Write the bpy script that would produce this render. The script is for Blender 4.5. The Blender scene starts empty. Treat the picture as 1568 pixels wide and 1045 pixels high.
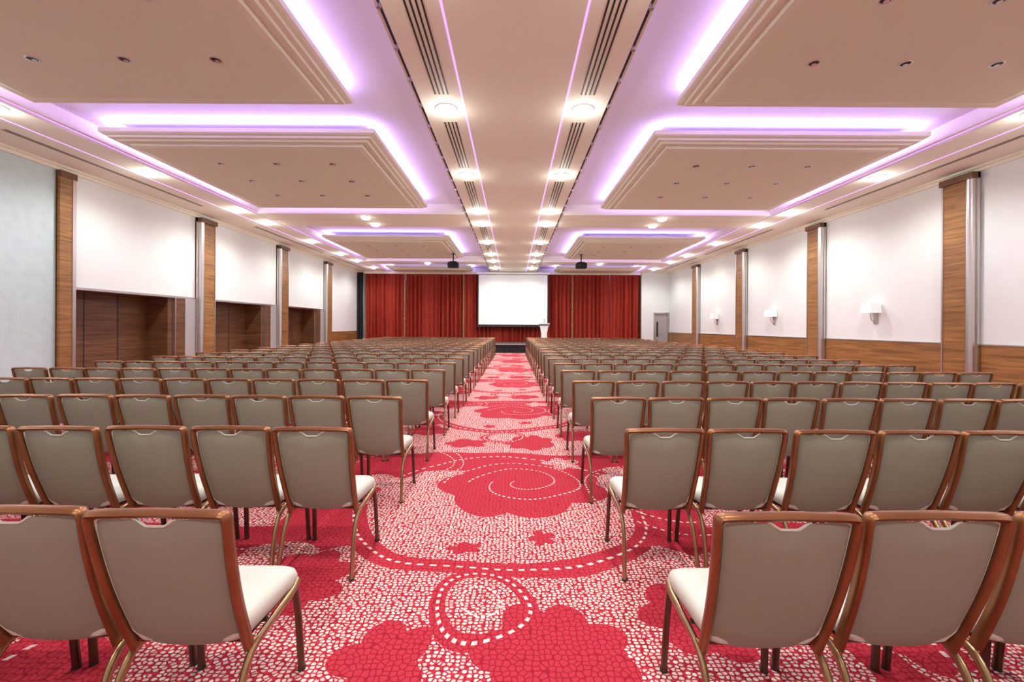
import bpy, bmesh, math, random
from mathutils import Vector, Matrix
random.seed(4)
S = bpy.context.scene
D = bpy.data
try:
    S.view_settings.view_transform = 'Standard'
except Exception:
    pass

# ------------------------------------------------------------ materials
def mat(name, col, rough=0.6, metal=0.0, bump=None, var=None, emis=None, spec=None, coat=None):
    m = D.materials.new(name); m.use_nodes = True
    nt = m.node_tree; b = nt.nodes["Principled BSDF"]
    b.inputs["Base Color"].default_value = (*col, 1)
    b.inputs["Roughness"].default_value = rough
    b.inputs["Metallic"].default_value = metal
    if spec is not None: b.inputs["Specular IOR Level"].default_value = spec
    if coat is not None: b.inputs["Coat Weight"].default_value = coat
    if emis:
        b.inputs["Emission Color"].default_value = (*emis[0], 1)
        b.inputs["Emission Strength"].default_value = emis[1]
    tc = nt.nodes.new("ShaderNodeTexCoord")
    if var:
        n = nt.nodes.new("ShaderNodeTexNoise"); n.inputs["Scale"].default_value = var[0]
        n.inputs["Detail"].default_value = 4
        nt.links.new(tc.outputs["Object"], n.inputs["Vector"])
        mx = nt.nodes.new("ShaderNodeMix"); mx.data_type = 'RGBA'
        mx.inputs[6].default_value = (*[c*(1-var[1]) for c in col], 1)
        mx.inputs[7].default_value = (*[min(1, c*(1+var[1])) for c in col], 1)
        nt.links.new(n.outputs["Fac"], mx.inputs[0]); nt.links.new(mx.outputs[2], b.inputs["Base Color"])
    if bump:
        n = nt.nodes.new("ShaderNodeTexNoise"); n.inputs["Scale"].default_value = bump[0]
        nt.links.new(tc.outputs["Object"], n.inputs["Vector"])
        bp = nt.nodes.new("ShaderNodeBump"); bp.inputs["Strength"].default_value = bump[1]
        bp.inputs["Distance"].default_value = 0.01
        nt.links.new(n.outputs["Fac"], bp.inputs["Height"]); nt.links.new(bp.outputs[0], b.inputs["Normal"])
    return m

def wood(name, c1, c2, rough=0.4, zs=16):
    m = D.materials.new(name); m.use_nodes = True
    nt = m.node_tree; b = nt.nodes["Principled BSDF"]; L = nt.links
    b.inputs["Roughness"].default_value = rough
    tc = nt.nodes.new("ShaderNodeTexCoord"); mp = nt.nodes.new("ShaderNodeMapping")
    mp.inputs["Scale"].default_value = (0.9, 0.9, zs)
    L.new(tc.outputs["Object"], mp.inputs[0])
    n = nt.nodes.new("ShaderNodeTexNoise"); n.inputs["Scale"].default_value = 1.0
    n.inputs["Detail"].default_value = 6; n.inputs["Distortion"].default_value = 0.8
    L.new(mp.outputs[0], n.inputs["Vector"])
    r = nt.nodes.new("ShaderNodeValToRGB")
    r.color_ramp.elements[0].position = 0.33; r.color_ramp.elements[0].color = (*c1, 1)
    r.color_ramp.elements[1].position = 0.68; r.color_ramp.elements[1].color = (*c2, 1)
    L.new(n.outputs["Fac"], r.inputs[0]); L.new(r.outputs[0], b.inputs["Base Color"])
    return m

M_white = mat("wallpaper_white", (.76, .81, .79), .75, bump=(90, .25), var=(3, .03))
M_silver = mat("wallpaper_silver", (.52, .65, .65), .5, bump=(40, .35), var=(6, .12))
M_ceil = mat("ceiling_plaster", (.82, .80, .68), .8, var=(.6, .03))
M_raft = mat("raft_plaster", (.72, .68, .53), .8, var=(.6, .03))
M_mould = mat("moulding_paint", (.74, .70, .57), .6, var=(2, .02))
M_cove = mat("cove_paint", (.78, .78, .84), .85, var=(1, .02))
M_chrome = mat("brushed_steel", (.60, .57, .54), .30, 1.0, bump=(200, .05))
M_dark = mat("dark_slot", (.022, .018, .018), .6, var=(10, .2))
M_black = mat("black_fabric", (.012, .012, .014), .85, var=(8, .3))
M_wood = wood("walnut_veneer", (.17, .078, .020), (.38, .185, .055))
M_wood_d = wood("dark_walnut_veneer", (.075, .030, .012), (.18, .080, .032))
M_frame = mat("bronze_frame", (.24, .10, .040), .34, .65, var=(9, .25))
M_leg = mat("gold_leg", (.36, .25, .13), .28, .9, var=(9, .2))
M_legd = mat("dark_bronze_leg", (.11, .055, .035), .35, .7, var=(9, .2))
M_fab = mat("taupe_fabric", (.265, .245, .19), .85, bump=(500, .4), var=(4, .06))
M_seat = mat("cream_vinyl", (.57, .59, .52), .5, bump=(300, .15), var=(5, .03))
M_curt = mat("red_velvet", (.34, .026, .010), .75, var=(3, .25))
M_screen = mat("projection_fabric", (.84, .88, .88), .7, var=(2, .01))
M_lamp = mat("lamp_lens", (1, 1, 1), .5, emis=((1, .98, .94), 18))
M_led = mat("purple_led", (.8, .6, 1), .5, emis=((.66, .36, 1), .9))
M_shade = mat("sconce_shade", (.85, .85, .83), .6, emis=((1, .97, .92), .2))
M_stage = mat("stage_deck", (.05, .045, .045), .6, var=(6, .2))
M_acr = mat("white_lacquer", (.8, .8, .8), .3, var=(3, .02))
M_door = mat("grey_door_paint", (.38, .37, .36), .5, var=(3, .05))

def carpet():
    m = D.materials.new("floral_carpet"); m.use_nodes = True
    nt = m.node_tree; N = nt.nodes; L = nt.links; b = N["Principled BSDF"]
    b.inputs["Roughness"].default_value = .95
    b.inputs["Specular IOR Level"].default_value = .15
    def M(op, a, c=None):
        n = N.new("ShaderNodeMath"); n.operation = op
        for i, v in enumerate((a, c)):
            if v is None: continue
            if isinstance(v, (int, float)): n.inputs[i].default_value = v
            else: L.new(v, n.inputs[i])
        return n.outputs[0]
    def mixc(f, a, c):
        n = N.new("ShaderNodeMix"); n.data_type = 'RGBA'
        L.new(f, n.inputs[0])
        for i, v in ((6, a), (7, c)):
            if isinstance(v, tuple): n.inputs[i].default_value = (*v, 1)
            else: L.new(v, n.inputs[i])
        return n.outputs[2]
    NOT = lambda a: M('SUBTRACT', 1, a)
    AND = lambda *a: a[0] if len(a) == 1 else M('MULTIPLY', a[0], AND(*a[1:]))
    OR = lambda *a: a[0] if len(a) == 1 else M('MAXIMUM', a[0], OR(*a[1:]))
    tc = N.new("ShaderNodeTexCoord"); co = tc.outputs["Object"]
    # gentle weave distortion
    dn = N.new("ShaderNodeTexNoise"); dn.inputs["Scale"].default_value = .9; dn.inputs["Detail"].default_value = 1
    L.new(co, dn.inputs["Vector"])
    vm = N.new("ShaderNodeVectorMath"); vm.operation = 'SUBTRACT'
    L.new(dn.outputs["Color"], vm.inputs[0]); vm.inputs[1].default_value = (.5, .5, .5)
    vs = N.new("ShaderNodeVectorMath"); vs.operation = 'SCALE'; L.new(vm.outputs[0], vs.inputs[0]); vs.inputs[3].default_value = .40
    va = N.new("ShaderNodeVectorMath"); va.operation = 'ADD'; L.new(co, va.inputs[0]); L.new(vs.outputs[0], va.inputs[1])
    sp = N.new("ShaderNodeSeparateXYZ"); L.new(va.outputs[0], sp.inputs[0])
    # repeat of the woven motif: 3.4 m x 3.8 m, half-drop between columns
    TX, TY = 3.4, 3.8
    xx = M('ADD', sp.outputs[0], TX*5 + TX/2 + .1)
    col_i = M('FLOOR', M('DIVIDE', xx, TX))
    u = M('SUBTRACT', M('MODULO', xx, TX), TX/2 + .1)
    drop = M('MULTIPLY', M('MODULO', M('ADD', col_i, 1.0), 2.0), TY/2)
    v = M('ADD', M('MODULO', M('ADD', M('ADD', sp.outputs[1], TY*4-1.6), drop), TY), 1.6)
    def polar(cx, cy):
        dx = M('SUBTRACT', u, cx); dy = M('SUBTRACT', v, cy)
        d = M('SQRT', M('ADD', M('MULTIPLY', dx, dx), M('MULTIPLY', dy, dy)))
        return d, M('ARCTAN2', dy, dx)
    def blob(cx, cy, r, amp, lobes):
        d, t = polar(cx, cy)
        return M('LESS_THAN', d, M('ADD', M('MULTIPLY', M('ABSOLUTE', M('SINE', M('MULTIPLY', t, lobes))), amp), r))
    def ring(d, r, w): return M('LESS_THAN', M('ABSOLUTE', M('SUBTRACT', d, r)), w)
    def dashes(t, k): return M('GREATER_THAN', M('SINE', M('MULTIPLY', t, k)), .0)
    dA, tA = polar(-.1, 4.0)
    dC, tC = polar(.1, 4.35)
    dK, tK = polar(-.20, 2.42)
    dE, tE = polar(1.45, 4.2)
    dF, tF = polar(-1.25, 5.0)
    cloud = blob(.1, 4.35, .66, .13, 3.5)
    w1 = AND(M('LESS_THAN', dA, 1.14), NOT(cloud), M('LESS_THAN', v, 4.75))
    w2 = AND(M('GREATER_THAN', dA, 1.33), M('LESS_THAN', v, M('ADD', M('MULTIPLY', M('ABSOLUTE', M('SINE', M('MULTIPLY', u, 5))), .16), 3.05)))
    reds = OR(blob(.20, 2.12, .28, .09, 3.5), blob(-.62, 2.05, .17, .08, 2.5), blob(1.0, 2.4, .26, .08, 3.5), blob(-1.25, 2.75, .24, .08, 3.5), blob(-.35, 3.12, .07, .05, 2.5), blob(.25, 3.28, .06, .06, 2.5))
    w3 = OR(AND(blob(1.35, 4.55, .36, .12, 3.5), NOT(blob(1.45, 4.65, .18, .05, 2.5))), AND(blob(-1.3, 4.25, .32, .12, 2.5), NOT(blob(-1.4, 4.15, .16, .05, 2.5))), blob(.55, 5.05, .14, .10, 2.5))
    curlclr = ring(dK, .27, .045)
    wm = OR(AND(OR(w1, w2), NOT(reds), NOT(curlclr)), w3)
    def pebbles(scale, edge, rad, vec):
        a = N.new("ShaderNodeTexVoronoi"); a.voronoi_dimensions = '2D'; a.feature = 'DISTANCE_TO_EDGE'
        a.inputs["Scale"].default_value = scale; a.inputs["Randomness"].default_value = .7; L.new(vec, a.inputs["Vector"])
        w = N.new("ShaderNodeTexVoronoi"); w.voronoi_dimensions = '2D'
        w.inputs["Scale"].default_value = scale; w.inputs["Randomness"].default_value = .7; L.new(vec, w.inputs["Vector"])
        s = N.new("ShaderNodeSeparateColor"); L.new(w.outputs["Color"], s.inputs[0])
        return M('MULTIPLY', M('GREATER_THAN', a.outputs["Distance"], edge), M('LESS_THAN', w.outputs["Distance"], rad)), s.outputs[0]
    st = N.new("ShaderNodeVectorMath"); st.operation = 'MULTIPLY'; L.new(co, st.inputs[0]); st.inputs[1].default_value = (1, 1.2, 1)
    chips, cr = pebbles(35, .14, .41, st.outputs[0])
    leaf, lr = pebbles(30, .10, .6, co)
    # spiral dotted line in the red cloud
    spir = M('ADD', M('MULTIPLY', M('ADD', tC, 3.1416), .07), .08)
    lines = OR(AND(ring(dA, 1.235, .011), dashes(tA, 95)),
               AND(ring(dC, spir, .008), dashes(tC, 46)),
               AND(ring(dC, M('ADD', spir, .22), .008), dashes(tC, 60), cloud),
               AND(ring(dK, .27, .010), dashes(tK, 30)), AND(ring(dK, .12, .008), dashes(tK, 18)),
               AND(ring(dE, .62, .008), dashes(tE, 64)), AND(ring(dE, .80, .008), dashes(tE, 80)),
               AND(ring(dF, .55, .008), dashes(tF, 60)), AND(ring(dF, .68, .008), dashes(tF, 72)))
    wmask = OR(AND(wm, chips), lines)
    red = mixc(leaf, (.30, .012, .026), (.45, .032, .054))
    wh = mixc(cr, (.62, .42, .40), (.76, .72, .65))
    L.new(mixc(wmask, red, wh), b.inputs["Base Color"])
    return m
M_carpet = carpet()

# ------------------------------------------------------------ mesh builder
class MB:
    def __init__(s): s.v = []; s.f = []; s.m = []; s.mats = []; s.sm = []
    def mi(s, m):
        if m not in s.mats: s.mats.append(m)
        return s.mats.index(m)
    def add(s, vs, fs, m, smooth=False):
        o = len(s.v); i = s.mi(m)
        s.v += [tuple(v) for v in vs]
        for f in fs: s.f.append(tuple(k+o for k in f)); s.m.append(i); s.sm.append(smooth)
    def box(s, x0, x1, y0, y1, z0, z1, m):
        if x0 > x1: x0, x1 = x1, x0
        if y0 > y1: y0, y1 = y1, y0
        vs = [(x0,y0,z0),(x1,y0,z0),(x1,y1,z0),(x0,y1,z0),(x0,y0,z1),(x1,y0,z1),(x1,y1,z1),(x0,y1,z1)]
        s.add(vs, [(0,3,2,1),(4,5,6,7),(0,1,5,4),(1,2,6,5),(2,3,7,6),(3,0,4,7)], m)
    def loft(s, rings, m, cap=True, smooth=True):
        n = len(rings[0]); vs = [p for r in rings for p in r]; fs = []
        for i in range(len(rings)-1):
            for j in range(n):
                fs.append((i*n+j, i*n+(j+1) % n, (i+1)*n+(j+1) % n, (i+1)*n+j))
        if cap:
            fs.append(tuple(reversed(range(n)))); fs.append(tuple((len(rings)-1)*n+j for j in range(n)))
        s.add(vs, fs, m, smooth)
    def tube(s, pts, rad, m, n=8, flat=1.0, sub=4, ref=(0,1,0)):
        P = [Vector(p) for p in pts]
        if sub > 1 and len(P) > 2:
            Q = []
            for i in range(len(P)-1):
                p0 = P[max(i-1,0)]; p1 = P[i]; p2 = P[i+1]; p3 = P[min(i+2,len(P)-1)]
                for k in range(sub):
                    t = k/sub
                    Q.append(.5*((2*p1)+(-p0+p2)*t+(2*p0-5*p1+4*p2-p3)*t*t+(-p0+3*p1-3*p2+p3)*t**3))
            Q.append(P[-1]); P = Q
        rings = []
        for i, p in enumerate(P):
            t = (P[min(i+1,len(P)-1)]-P[max(i-1,0)]).normalized()
            r = Vector(ref); a = (r - t*r.dot(t))
            if a.length < 1e-4: a = Vector((1,0,0))-t*t.x
            a.normalize(); c = t.cross(a)
            rings.append([p + a*rad*flat*math.cos(2*math.pi*k/n) + c*rad*math.sin(2*math.pi*k/n) for k in range(n)])
        s.loft(rings, m)
    def cyl(s, cx, cy, z0, z1, r, m, n=20, r1=None):
        r1 = r if r1 is None else r1
        s.loft([[(cx+r*math.cos(2*math.pi*k/n), cy+r*math.sin(2*math.pi*k/n), z0) for k in range(n)],
                [(cx+r1*math.cos(2*math.pi*k/n), cy+r1*math.sin(2*math.pi*k/n), z1) for k in range(n)]], m)
    def mesh(s, name):
        me = D.meshes.new(name); me.from_pydata(s.v, [], s.f)
        for m in s.mats: me.materials.append(m)
        me.polygons.foreach_set("material_index", s.m)
        me.polygons.foreach_set("use_smooth", s.sm)
        me.update()
        bm = bmesh.new(); bm.from_mesh(me); bmesh.ops.recalc_face_normals(bm, faces=bm.faces); bm.to_mesh(me); bm.free()
        try: me.set_sharp_from_angle(angle=math.radians(50))
        except Exception: pass
        return me
    def obj(s, name, loc=(0,0,0), parent=None):
        o = D.objects.new(name, s.mesh(name)); S.collection.objects.link(o); o.location = loc
        if parent: o.parent = parent
        return o
def inst(name, me, loc, rz=0, parent=None):
    o = D.objects.new(name, me); S.collection.objects.link(o); o.location = loc; o.rotation_euler = (0,0,rz)
    if parent: o.parent = parent
    return o

XW = 10.3; YB = -4.0; YE = 30.0; HC = 5.15; HR = 5.48
# ------------------------------------------------------------ floor
b = MB(); b.box(-XW-.9, XW+.3, YB-.2, YE+.3, -.1, 0, M_carpet); b.obj("floor")

# ------------------------------------------------------------ ceiling
b = MB()
b.box(-XW-.9, XW+.3, YB-.2, YE+.3, HR, HR+.15, M_cove)
b.box(-.80, .80, YB, YE, HC-.03, HR, M_ceil)
for s in (-1, 1):
    b.box(s*.80, s*1.50, YB, YE, HC, HR, M_ceil)
    b.box(s*1.50, s*1.60, YB, YE, HC+.06, HR, M_ceil)
    b.box(s*8.35, s*XW, YB, YE, HC, HR, M_ceil)
    b.box(s*8.25, s*8.35, YB, YE, HC+.06, HR, M_ceil)
    for (y0, y1) in ((YB, 1.2), (14.3, 16.1), (24.8, 25.9)):
        b.box(s*1.6, s*8.25, y0, y1, HC, HR, M_ceil)
        if y0 > 2: b.box(s*1.6, s*8.25, y0+.8, y0+.83, HC-.012, HC, M_mould)
ceiling = b.obj("ceiling")

b = MB()
for s in (-1, 1):
    b.box(s*.81, s*.835, YB, YE-.5, HC-.012, HC, M_led)
    b.box(s*1.505, s*1.52, YB, YE-.5, HC+.045, HC+.06, M_led)
    b.box(s*8.34, s*8.32, YB, YE-.5, HC+.045, HC+.06, M_led)
    b.box(s*8.98, s*9.00, YB, YE-.5, HC-.012, HC, M_led)
b.obj("led_light_line", parent=ceiling)
b = MB()
for s in (-1, 1):
    b.box(s*1.52, s*1.55, YB, YE-.5, HC+.03, HC+.06, M_dark)
    y = 2.0
    while y < 28:
        b.cyl(s*1.535, y, HC-.02, HC+.03, .028, M_chrome, 10); y += .75
b.obj("lighting_track", parent=ceiling)

def slot_mesh(length, n=4, w=.26):
    b = MB(); b.box(-w/2, w/2, 0, length, -.004, 0, M_mould)
    for k in range(n):
        x = -w/2 + w*(k+.5)/n
        b.box(x-.012, x+.012, .02, length-.02, -.009, -.003, M_dark)
    return b.mesh("slot")
lamp_y = [-2.2, 1.0, 4.2, 7.35, 10.55, 13.9, 15.6, 19.0, 22.2, 24.5, 27.4]  # nearest entries continue the row out of view, added as fill light
for s in (-1, 1):
    for i in range(len(lamp_y)-1):
        L_ = lamp_y[i+1]-lamp_y[i]-.9
        if L_ > 1: inst("air_slot_diffuser", slot_mesh(L_), (s*1.13, lamp_y[i]+.45, HC), parent=ceiling)
    for (y0, y1) in ((.5, 7.0), (8.2, 13.5), (16.2, 22), (23, 28)):
        inst("air_slot_diffuser", slot_mesh(y1-y0, 2, .12), (s*9.45, y0, HC), parent=ceiling)

# rafts
def raft(name, x0, x1, y0, y1):
    prof = [(0,5.31),(0,5.235),(.04,5.205),(.09,5.205),(.10,5.165),(.18,5.165),(.20,5.135),(.28,5.135),(.30,5.155),(.325,5.155),(.34,5.095),(.42,5.08),(.46,5.08)]
    b = MB(); rings = []
    for i, z in prof:
        rings.append([(x0+i,y0+i,z),(x1-i,y0+i,z),(x1-i,y1-i,z),(x0+i,y1-i,z)])
    b.loft(rings[:-1], M_mould, cap=False, smooth=False)
    r1, r2 = rings[-2], rings[-1]
    b.loft([r1, r2], M_raft, cap=False, smooth=False)
    b.add(r2, [(0,1,2,3)], M_raft)
    t = [(x0,y0,5.31),(x1,y0,5.31),(x1,y1,5.31),(x0,y1,5.31)]
    b.add(t, [(3,2,1,0)], M_cove)
    b.box(x0+.55, x1-.55, y0+.55, y1-.55, 5.31, HR, M_cove)
    o = b.obj(name)
    cx, cy = (x0+x1)/2, (y0+y1)/2
    for (px, py, ln, out) in ((cx, y0+.12, x1-x0-.3, (0,-1,0)), (cx, y1-.12, x1-x0-.3, (0,1,0)),
                              (x1-.12, cy, y1-y0-.3, (1,0,0)), (x0+.12, cy, y1-y0-.3, (-1,0,0))):
        out = Vector(out)
        l = D.lights.new("cove_strip", 'AREA'); l.shape = 'RECTANGLE'; l.size = ln; l.size_y = .05
        l.color = (.62, .39, 1.0); l.energy = 7.5*ln
        lo = D.objects.new("cove_strip", l); S.collection.objects.link(lo)
        dirn = (Vector((0,0,1)) + out*.8).normalized()
        along = Vector((0,0,1)).cross(out).normalized()
        z = -dirn; x = along; y = z.cross(x)
        mt = Matrix((x, y, z)).transposed().to_4x4(); mt.translation = Vector((px, py, 5.335))
        lo.matrix_world = mt; lo.parent = o
    return o
rafts_y = ((2.1, 7.36), (8.47, 13.75), (18.4, 23.7), (27.6, 29.5))
for s in (-1, 1):
    for (y0, y1) in rafts_y:
        xa, xb = sorted((s*2.68, s*7.95)); raft("ceiling_raft", xa, xb, y0, y1)

b = MB()
n = 18
b.loft([[(r*math.cos(2*math.pi*k/n), r*math.sin(2*math.pi*k/n), z) for k in range(n)] for r, z in ((.085,0),(.08,-.008),(.062,-.008),(.058,0.0))], M_chrome, cap=False)
b.cyl(0,0,-.003,-.001,.060,M_dark,18); b.cyl(0.012,0.015,-.012,-.003,.028,M_chrome,12)
gim = b.mesh("gimbal")
for s in (-1, 1):
    for (y0, y1) in rafts_y[:3]:
        for yy in ((y1-1.45, y1-2.6, y1-3.8) if y0 < 5 else (y0+1.25, y0+2.4, y0+3.6)):
            for xx in (3.98, 5.2, 6.42):
                inst("recessed_spotlight", gim, (s*xx, yy, 5.08))

# downlights
b = MB(); n = 28
b.loft([[(r*math.cos(2*math.pi*k/n), r*math.sin(2*math.pi*k/n), z) for k in range(n)] for r, z in ((.185,0),(.18,-.012),(.160,-.014),(.155,-.004))], M_acr, cap=False)
b.loft([[(r*math.cos(2*math.pi*k/16), r*math.sin(2*math.pi*k/16), z) for k in range(16)] for r, z in ((.157,-.006),(.145,-.045),(.10,-.08),(.02,-.10))], M_lamp)
dl = b.mesh("downlight")
def downlight(x, y, z=HC, e=42, g=11):
    o = inst("ceiling_downlight", dl, (x, y, z))
    l = D.lights.new("bulb", 'SPOT'); l.energy = e; l.color = (1, 1, .94); l.spot_size = math.radians(168); l.spot_blend = .7
    l.shadow_soft_size = .09
    lo = D.objects.new("bulb", l); S.collection.objects.link(lo); lo.parent = o; lo.location = (0,0,-.20)
    if g:
        l = D.lights.new("glow", 'POINT'); l.energy = g; l.color = (1, .98, .93); l.shadow_soft_size = .08
        lo = D.objects.new("glow", l); S.collection.objects.link(lo); lo.parent = o; lo.location = (0,0,-.20)
    return o
for y in lamp_y:
    for s in (-1, 1):
        downlight(s*1.13, y, e=210)
        downlight(s*8.63, y, e=170)
for s in (-1, 1):
    for y in (14.7, 15.7, 25.3): downlight(s*4.9, y, e=150, g=0)

# ------------------------------------------------------------ walls
PILR = [10.12, 14.95, 19.85, 24.8]
PILL = [10.12, 14.7, 19.6, 24.4]
b = MB()
b.box(XW, XW+.2, YB, YE, 1.2, HR, M_white)
b.box(XW-.02, XW+.2, YB, YE, .12, 1.2, M_wood)
b.obj("wall_right")
b = MB(); b.box(XW-.035, XW-.02, YB, YE, 0, .12, M_chrome); b.obj("baseboard_right")
b = MB(); b.box(XW-.035, XW, YB, YE, 1.185, 1.215, M_chrome); b.obj("trim_1")
for i, s in enumerate((-1, 1)):
    b = MB()
    b.box(s*(XW-.10), s*XW, YB, YE, HC-.05, HC, M_ceil)
    b.box(s*(XW-.05), s*XW, YB, YE, HC-.12, HC-.05, M_ceil)
    b.obj("trim_%d" % (2+i))
b = MB()
b.box(-XW-.2, -XW, YB, 9.98, 0, HR, M_silver)
b.box(-XW-.2, -XW, 9.98, 10.4, 0, HR, M_wood)
bays = ((10.4, 14.35), (15.05, 19.25), (19.95, 24.1))
for (y0, y1) in bays:
    b.box(-XW-.2, -XW, y0, y1, 2.4, HR, M_white)
    b.box(-XW-.2, -XW+.03, y0, y1, 2.36, 2.42, M_chrome)
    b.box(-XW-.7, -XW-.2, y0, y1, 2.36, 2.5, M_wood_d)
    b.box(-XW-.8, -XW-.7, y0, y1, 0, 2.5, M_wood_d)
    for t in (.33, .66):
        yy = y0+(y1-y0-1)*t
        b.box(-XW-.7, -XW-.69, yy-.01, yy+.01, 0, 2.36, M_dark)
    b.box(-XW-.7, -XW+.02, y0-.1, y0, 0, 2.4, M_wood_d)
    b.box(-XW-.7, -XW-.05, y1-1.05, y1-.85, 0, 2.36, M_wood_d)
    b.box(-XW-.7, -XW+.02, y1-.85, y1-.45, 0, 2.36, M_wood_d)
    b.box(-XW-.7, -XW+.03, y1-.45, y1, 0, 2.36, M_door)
    b.box(-XW-.7, -XW+.035, y1-.87, y1-.84, 0, 2.36, M_chrome)
for (y0, y1) in ((14.35, 15.05), (19.25, 19.95)):
    b.box(-XW-.7, -XW, y0, y1, 0, HR, M_wood)
b.box(-XW-.2, -XW, 24.1, YE, 1.2, HR, M_white)
b.box(-XW-.2, -XW+.02, 24.1, YE, 0, 1.2, M_wood)
b.obj("wall_left")
b = MB(); b.box(-XW, -XW+.015, YB, 9.8, 0, .12, M_chrome); b.obj("baseboard_left")

def pilaster(s, y, full=True):
    b = MB(); X = s*XW; zt = HC-.13
    def bx(d, y0, y1, m, z0=0, z1=zt): b.box(X - s*d, X - s*.04, y+y0, y+y1, z0, z1, m)
    if not full:
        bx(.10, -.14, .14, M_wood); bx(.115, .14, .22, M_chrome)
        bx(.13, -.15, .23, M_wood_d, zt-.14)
        b.obj("wall_pilaster"); return
    bx(.16, -.16, .36, M_wood)
    bx(.175, .36, .40, M_chrome)
    n = 20; cx = X - s*.13; cy = y-.24; r = .085
    b.loft([[(cx+r*math.cos(2*math.pi*k/n), cy+r*math.sin(2*math.pi*k/n), z) for k in range(n)] for z in (0, zt)], M_chrome)
    b.box(X-s*.09, X-s*.04, y-.35, y-.15, 0, zt, M_chrome)
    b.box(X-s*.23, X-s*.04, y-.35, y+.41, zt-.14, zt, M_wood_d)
    b.obj("wall_pilaster")
for y in PILR: pilaster(1, y)
for y in PILL: pilaster(-1, y, y > 11)

b = MB(); b.box(-XW-.9, XW+.2, YE, YE+.2, 0, HR, M_white)
b.obj("wall_back")
b = MB(); b.box(-XW-.9, XW+.2, YB-.2, YB, 0, HR, M_white); b.obj("wall_front")
b = MB(); b.box(8.45, 9.29, 29.4, YE, 0, HR, M_white)
b.box(8.4, 8.45, 29.35, YE, 0, HC, M_wood_d)
b.obj("wall_alcove")
b = MB(); b.box(9.29, XW, 29.4, YE, 2.51, HR, M_white); b.obj("wall_lintel")
b = MB()
b.box(9.30, 9.36, 29.36, 29.6, 0, 2.5, M_chrome); b.box(10.2, 10.26, 29.36, 29.6, 0, 2.5, M_chrome); b.box(9.3, 10.26, 29.36, 29.6, 2.44, 2.5, M_chrome)
b.box(9.36, 10.2, 29.5, 29.56, .01, 2.44, M_door); b.box(9.50, 9.62, 29.49, 29.6, .9, 1.9, M_dark)
b.cyl(9.7, 29.47, 1.0, 1.2, .015, M_chrome, 8)
b.obj("door_1")

def curtain(name, x0, x1, y, z0, z1, m, pitch=.17, amp=.075, seed=0):
    rnd = random.Random(seed); nx = int((x1-x0)/.022); zs = 14
    ph = [rnd.uniform(-.6,.6) for _ in range(200)]
    vs = []; fs = []
    for j in range(zs+1):
        t = j/zs; z = z0+(z1-z0)*t
        for i in range(nx+1):
            x = x0+(x1-x0)*i/nx; u = x/pitch
            k = int(abs(u))%199; fr = abs(u)-int(abs(u)); p = ph[k]*(1-fr)+ph[k+1]*fr
            a = amp*(1-.35*t)*(.75+.35*math.sin(u*.7+p*3))
            yy = y + a*math.sin(2*math.pi*u/1.0 + p*2 + .25*math.sin(3*t+p*4)) 
            vs.append((x + .02*math.sin(4*t+p*5)*(1-t), yy, z))
    for j in range(zs):
        for i in range(nx):
            q = j*(nx+1)+i; fs.append((q,q+1,q+nx+2,q+nx+1))
    b = MB(); b.add(vs, fs, m, True)
    b.box(x0, x1, y-.03, y+.03, z1, z1+.06, M_dark)
    return b.obj(name)
edges = [-9.85, -7.2, -3.3, -.1, 3.9, 6.4, 8.38]
for i in range(len(edges)-1):
    curtain("stage_curtain", edges[i]+.02, edges[i+1]-.02, 29.6 + (.05 if i%2 else 0), .03, 5.0, M_curt, pitch=.27, amp=.15, seed=i)
for x in (-7.2, -3.3, 3.9): 
    b = MB(); b.box(x-.05, x+.05, 29.38, 29.41, .02, 4.98, M_wood); b.obj("curtain_gap_strip")  # brown strip standing in for light showing through the curtain gap
curtain("black_drape", -10.25, -9.88, 29.2, .02, 5.0, M_black, seed=9)
b = MB(); b.box(-XW, 8.4, 29.30, 29.36, 4.98, HC, M_mould); b.obj("trim_4")

b = MB()
b.box(-2.36, 2.30, 29.10, 29.12, 1.55, 4.98, M_dark)
b.box(-2.28, 2.22, 29.085, 29.10, 1.66, 4.92, M_screen)
b.box(-2.42, 2.36, 29.03, 29.2, 4.95, 5.08, M_acr)
b.box(-2.36, 2.30, 29.08, 29.14, 1.52, 1.56, M_dark)
b.box(-2.0, -1.96, 29.08, 29.12, 5.08, 5.11, M_dark); b.box(1.96, 2.0, 29.08, 29.12, 5.08, HC, M_dark)
b.obj("projection_screen")

b = MB(); b.box(-5, 5, 25.75, 28.9, .46, .52, M_stage)
b.box(-5, 5, 25.72, 25.76, .47, .52, M_chrome)
vs = []; fs = []; nx = 400
for j, z in enumerate((0.0, .47)):
    for i in range(nx+1):
        vs.append((-5+10*i/nx, 25.78+.02*math.sin(i*.9), z))
for i in range(nx): fs.append((i, i+1, nx+2+i, nx+1+i))
b.add(vs, fs, M_black, True)
b.box(-4.98, 4.98, 25.85, 28.88, 0, .46, M_black)
b.obj("stage")
b = MB()
def rr(hx, hy, r, z, cx=0, cy=0, n=5):
    out = []
    for (sx, sy, a0) in ((1,1,0),(-1,1,90),(-1,-1,180),(1,-1,270)):
        for k in range(n):
            a = math.radians(a0+90*k/(n-1)); out.append((cx+sx*(hx-r)+r*math.cos(a), cy+sy*(hy-r)+r*math.sin(a), z))
    return out
b.loft([rr(.30,.24,.03,0), rr(.30,.24,.03,.04)], M_acr, smooth=False)
b.loft([rr(.19,.12,.03,.04), rr(.17,.10,.03,.6), rr(.26,.16,.03,1.08)], M_acr, smooth=False)
top = [[(p[0], p[1], p[2]+p[1]*-.25) for p in rr(.33,.24,.03,z)] for z in (1.12, 1.16)]
b.loft(top, M_acr, smooth=False)
b.tube([(0,.1,1.12),(0,.12,1.3),(0,.0,1.42)], .008, M_dark, 6)
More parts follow.
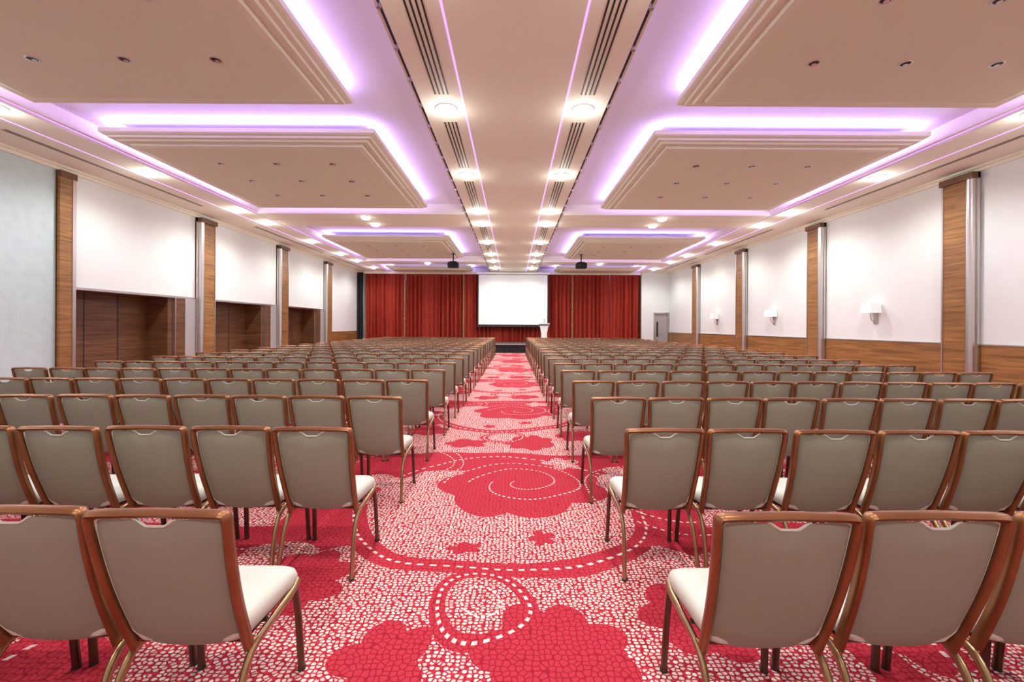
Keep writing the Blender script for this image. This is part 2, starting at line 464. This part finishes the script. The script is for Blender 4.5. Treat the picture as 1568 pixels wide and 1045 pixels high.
b.cyl(0,0,1.40,1.46,.016,M_dark,8)
b.obj("lectern", (1.85, 26.7, .521))

def projector(x, y):
    b = MB()
    b.cyl(0,0,.42,.80,.03,M_dark,10); b.cyl(0,0,.78,.80,.10,M_dark,14)
    b.box(-.16,.16,-.16,.16,.38,.42,M_dark)
    b.loft([rr(.24,.20,.04,.12), rr(.26,.22,.05,.16), rr(.26,.22,.05,.34), rr(.23,.19,.04,.38)], M_black)
    b.tube([(.08,.18,.25),(.08,.30,.25)], .07, M_black, 14, sub=1, ref=(0,0,1))
    b.box(-.2,-.05,-.225,-.215,.18,.30,M_dark)
    b.obj("ceiling_projector", (x, y, HC-.87))
projector(-2.95, 21.7) ; projector(3.3, 21.7)

def sconce(y):
    b = MB()
    b.box(-.03, 0, -.07, .07, -.30, .10, M_chrome)
    b.tube([(-.02,0,-.2),(-.12,0,-.22),(-.17,0,-.1),(-.17,0,.02)], .012, M_chrome, 8)
    b.cyl(-.02,0,-.28,-.12,.03,M_chrome,12)
    o = [[(x-.17, y_, z) for (x, y_, z) in rr(w,w2,.02,z0)] for (w,w2,z0) in ((.15,.21,0),(.14,.20,.27),(.13,.19,.27),(.14,.20,.005))]
    b.loft(o, M_shade, cap=False, smooth=False)
    b.add([(-.31,-.2,.26),(-.03,-.2,.26),(-.03,.2,.26),(-.31,.2,.26)], [(0,1,2,3)], M_shade)
    b.obj("wall_sconce", (XW, y, 1.98))
for y in (12.6, 17.5, 22.4, 7.0): sconce(y)

# ------------------------------------------------------------ chair
def chair_mesh():
    b = MB()
    yb = lambda z: (.92-z)*.30 - .018*math.sin(math.pi*max(0,min(1,(z-.38)/.54)))
    pts = []
    for z in (.37,.45,.55,.65,.75,.83,.89): 
        w = .208+.022*(z-.37)/.55; pts.append((-w, yb(z), z))
    pts += [(-.226,yb(.912),.914),(-.210,yb(.92),.923),(-.10,yb(.925),.926),(0,yb(.925),.928)]
    full = pts + [(-x,y,z) for (x,y,z) in reversed(pts[:-1])]
    b.tube(full, .0145, M_frame, 8, flat=1.7, sub=2)
    nu, nv = 40, 12; hw = lambda z: .194+.022*(z-.37)/.55
    def dip(x):
        t = max(0, min(1, (abs(x)-.025)/(.072-.025))); return .026*(1-t*t*(3-2*t))
    def P(u, v, side):
        cu = abs(u)
        zt = .909 - dip(u*.214) - .012*cu**14
        zb = .385 + .03*cu**3 + .03*cu**12
        z = zb+(zt-zb)*v
        x = u*hw(z)
        e = (1-cu**8)*(1-abs(2*v-1)**10); e = max(e,0)**.5
        y = yb(z) + (-.013*e - .006*(1-u*u) if side == 0 else .034*e - .004) + .004
        y += .012*(1-u*u)*(-1)
        return (x, y, z)
    for side, m in ((0, M_fab), (1, M_seat)):
        vs = [P(-1+2*i/nu, j/nv, side) for j in range(nv+1) for i in range(nu+1)]
        fs = [(j*(nu+1)+i, j*(nu+1)+i+1, (j+1)*(nu+1)+i+1, (j+1)*(nu+1)+i) for j in range(nv) for i in range(nu)]
        b.add(vs, fs, m, True)
    per = [(-1+2*i/nu, 0) for i in range(nu)] + [(1, j/nv) for j in range(nv)] + [(1-2*i/nu, 1) for i in range(nu)] + [(-1, 1-j/nv) for j in range(nv)]
    r0 = [P(u,v,0) for u,v in per]; r1 = [P(u,v,1) for u,v in per]; n = len(per)
    b.add(r0+r1, [(i,(i+1)%n,n+(i+1)%n,n+i) for i in range(n)], M_fab, True)
    b.tube([(x, yb(.89)-.014, .911-dip(x)) for x in (-.072,-.06,-.045,-.03,-.015,0,.015,.03,.045,.06,.072)], .0045, M_seat, 6, sub=1)
    rings = []
    for ins, z in ((.03,.398),(.008,.403),(0,.42),(-.006,.450),(.002,.474),(.022,.488),(.07,.497),(.13,.500)):
        hx, y0, y1 = .217-ins, .135+ins, .535-ins
        r = rr(hx, (y1-y0)/2, max(.05-ins*.2,.02), z, 0, (y0+y1)/2, 6)
        r = [(x*(1-.07*(1-(y-.135)/.4)), y, zz - (.012 if y > .42 else 0)*((y-.42)/.1)) for (x,y,zz) in r]
        rings.append(r)
    b.loft(rings, M_seat)
    b.box(-.19,.19,.17,.50,.38,.400,M_legd)
    b.tube([(-.2,.30,.38),(0,.30,.375),(.2,.30,.38)], .010, M_legd, 6, sub=1)
    for s in (-1, 1):
        b.tube([(s*.207,.530,.408),(s*.218,.46,.394),(s*.220,.34,.382),(s*.219,.22,.37),(s*.218,.155,.342),(s*.219,.108,.28),(s*.222,.075,.18),(s*.226,.05,.08),(s*.228,.035,.008)], .013, M_leg, 8, flat=1.35, sub=3, ref=(0,1,0))
        b.tube([(s*.216,.49,.39),(s*.220,.515,.25),(s*.226,.535,.008)], .0135, M_legd, 8, flat=1.5, sub=3)
        b.box(s*.205-.012, s*.205+.012, .44, .475, .37, .40, M_dark)
        b.cyl(s*.228,.035,0,.012,.018,M_dark,8); b.cyl(s*.226,.535,0,.012,.018,M_dark,8)
        b.tube([(s*.208, yb(.37), .372),(s*.214,.20,.375)], .012, M_frame, 8, sub=1)
    return b.mesh("banquet_chair")
ch = chair_mesh()
PX = .507
for r in range(20):
    y = 1.479 + 1.19*r
    for k in range(12):
        for s, x0 in ((-1, -1.20), (1, .915)):
            j = random.uniform(-.008,.008)
            inst("banquet_chair", ch, (x0 + s*PX*k + j*.8 + (.03 if (r==0 and s<0) else 0), y + random.uniform(-.015,.015), 0), random.uniform(-.012,.012))

# ------------------------------------------------------------ world + camera
w = D.worlds.new("World"); S.world = w; w.use_nodes = True
w.node_tree.nodes["Background"].inputs[0].default_value = (.9,.9,1,1)
w.node_tree.nodes["Background"].inputs[1].default_value = .3
c = D.cameras.new("camera"); co = D.objects.new("camera", c); S.collection.objects.link(co)
c.sensor_fit = 'HORIZONTAL'; c.sensor_width = 36; c.lens = 680/1568*36
c.shift_x = -.0013; c.shift_y = -.01435; c.clip_start = .05
co.location = (0,0,1.55); co.rotation_euler = (math.pi/2, -.0054, 0)
S.camera = co
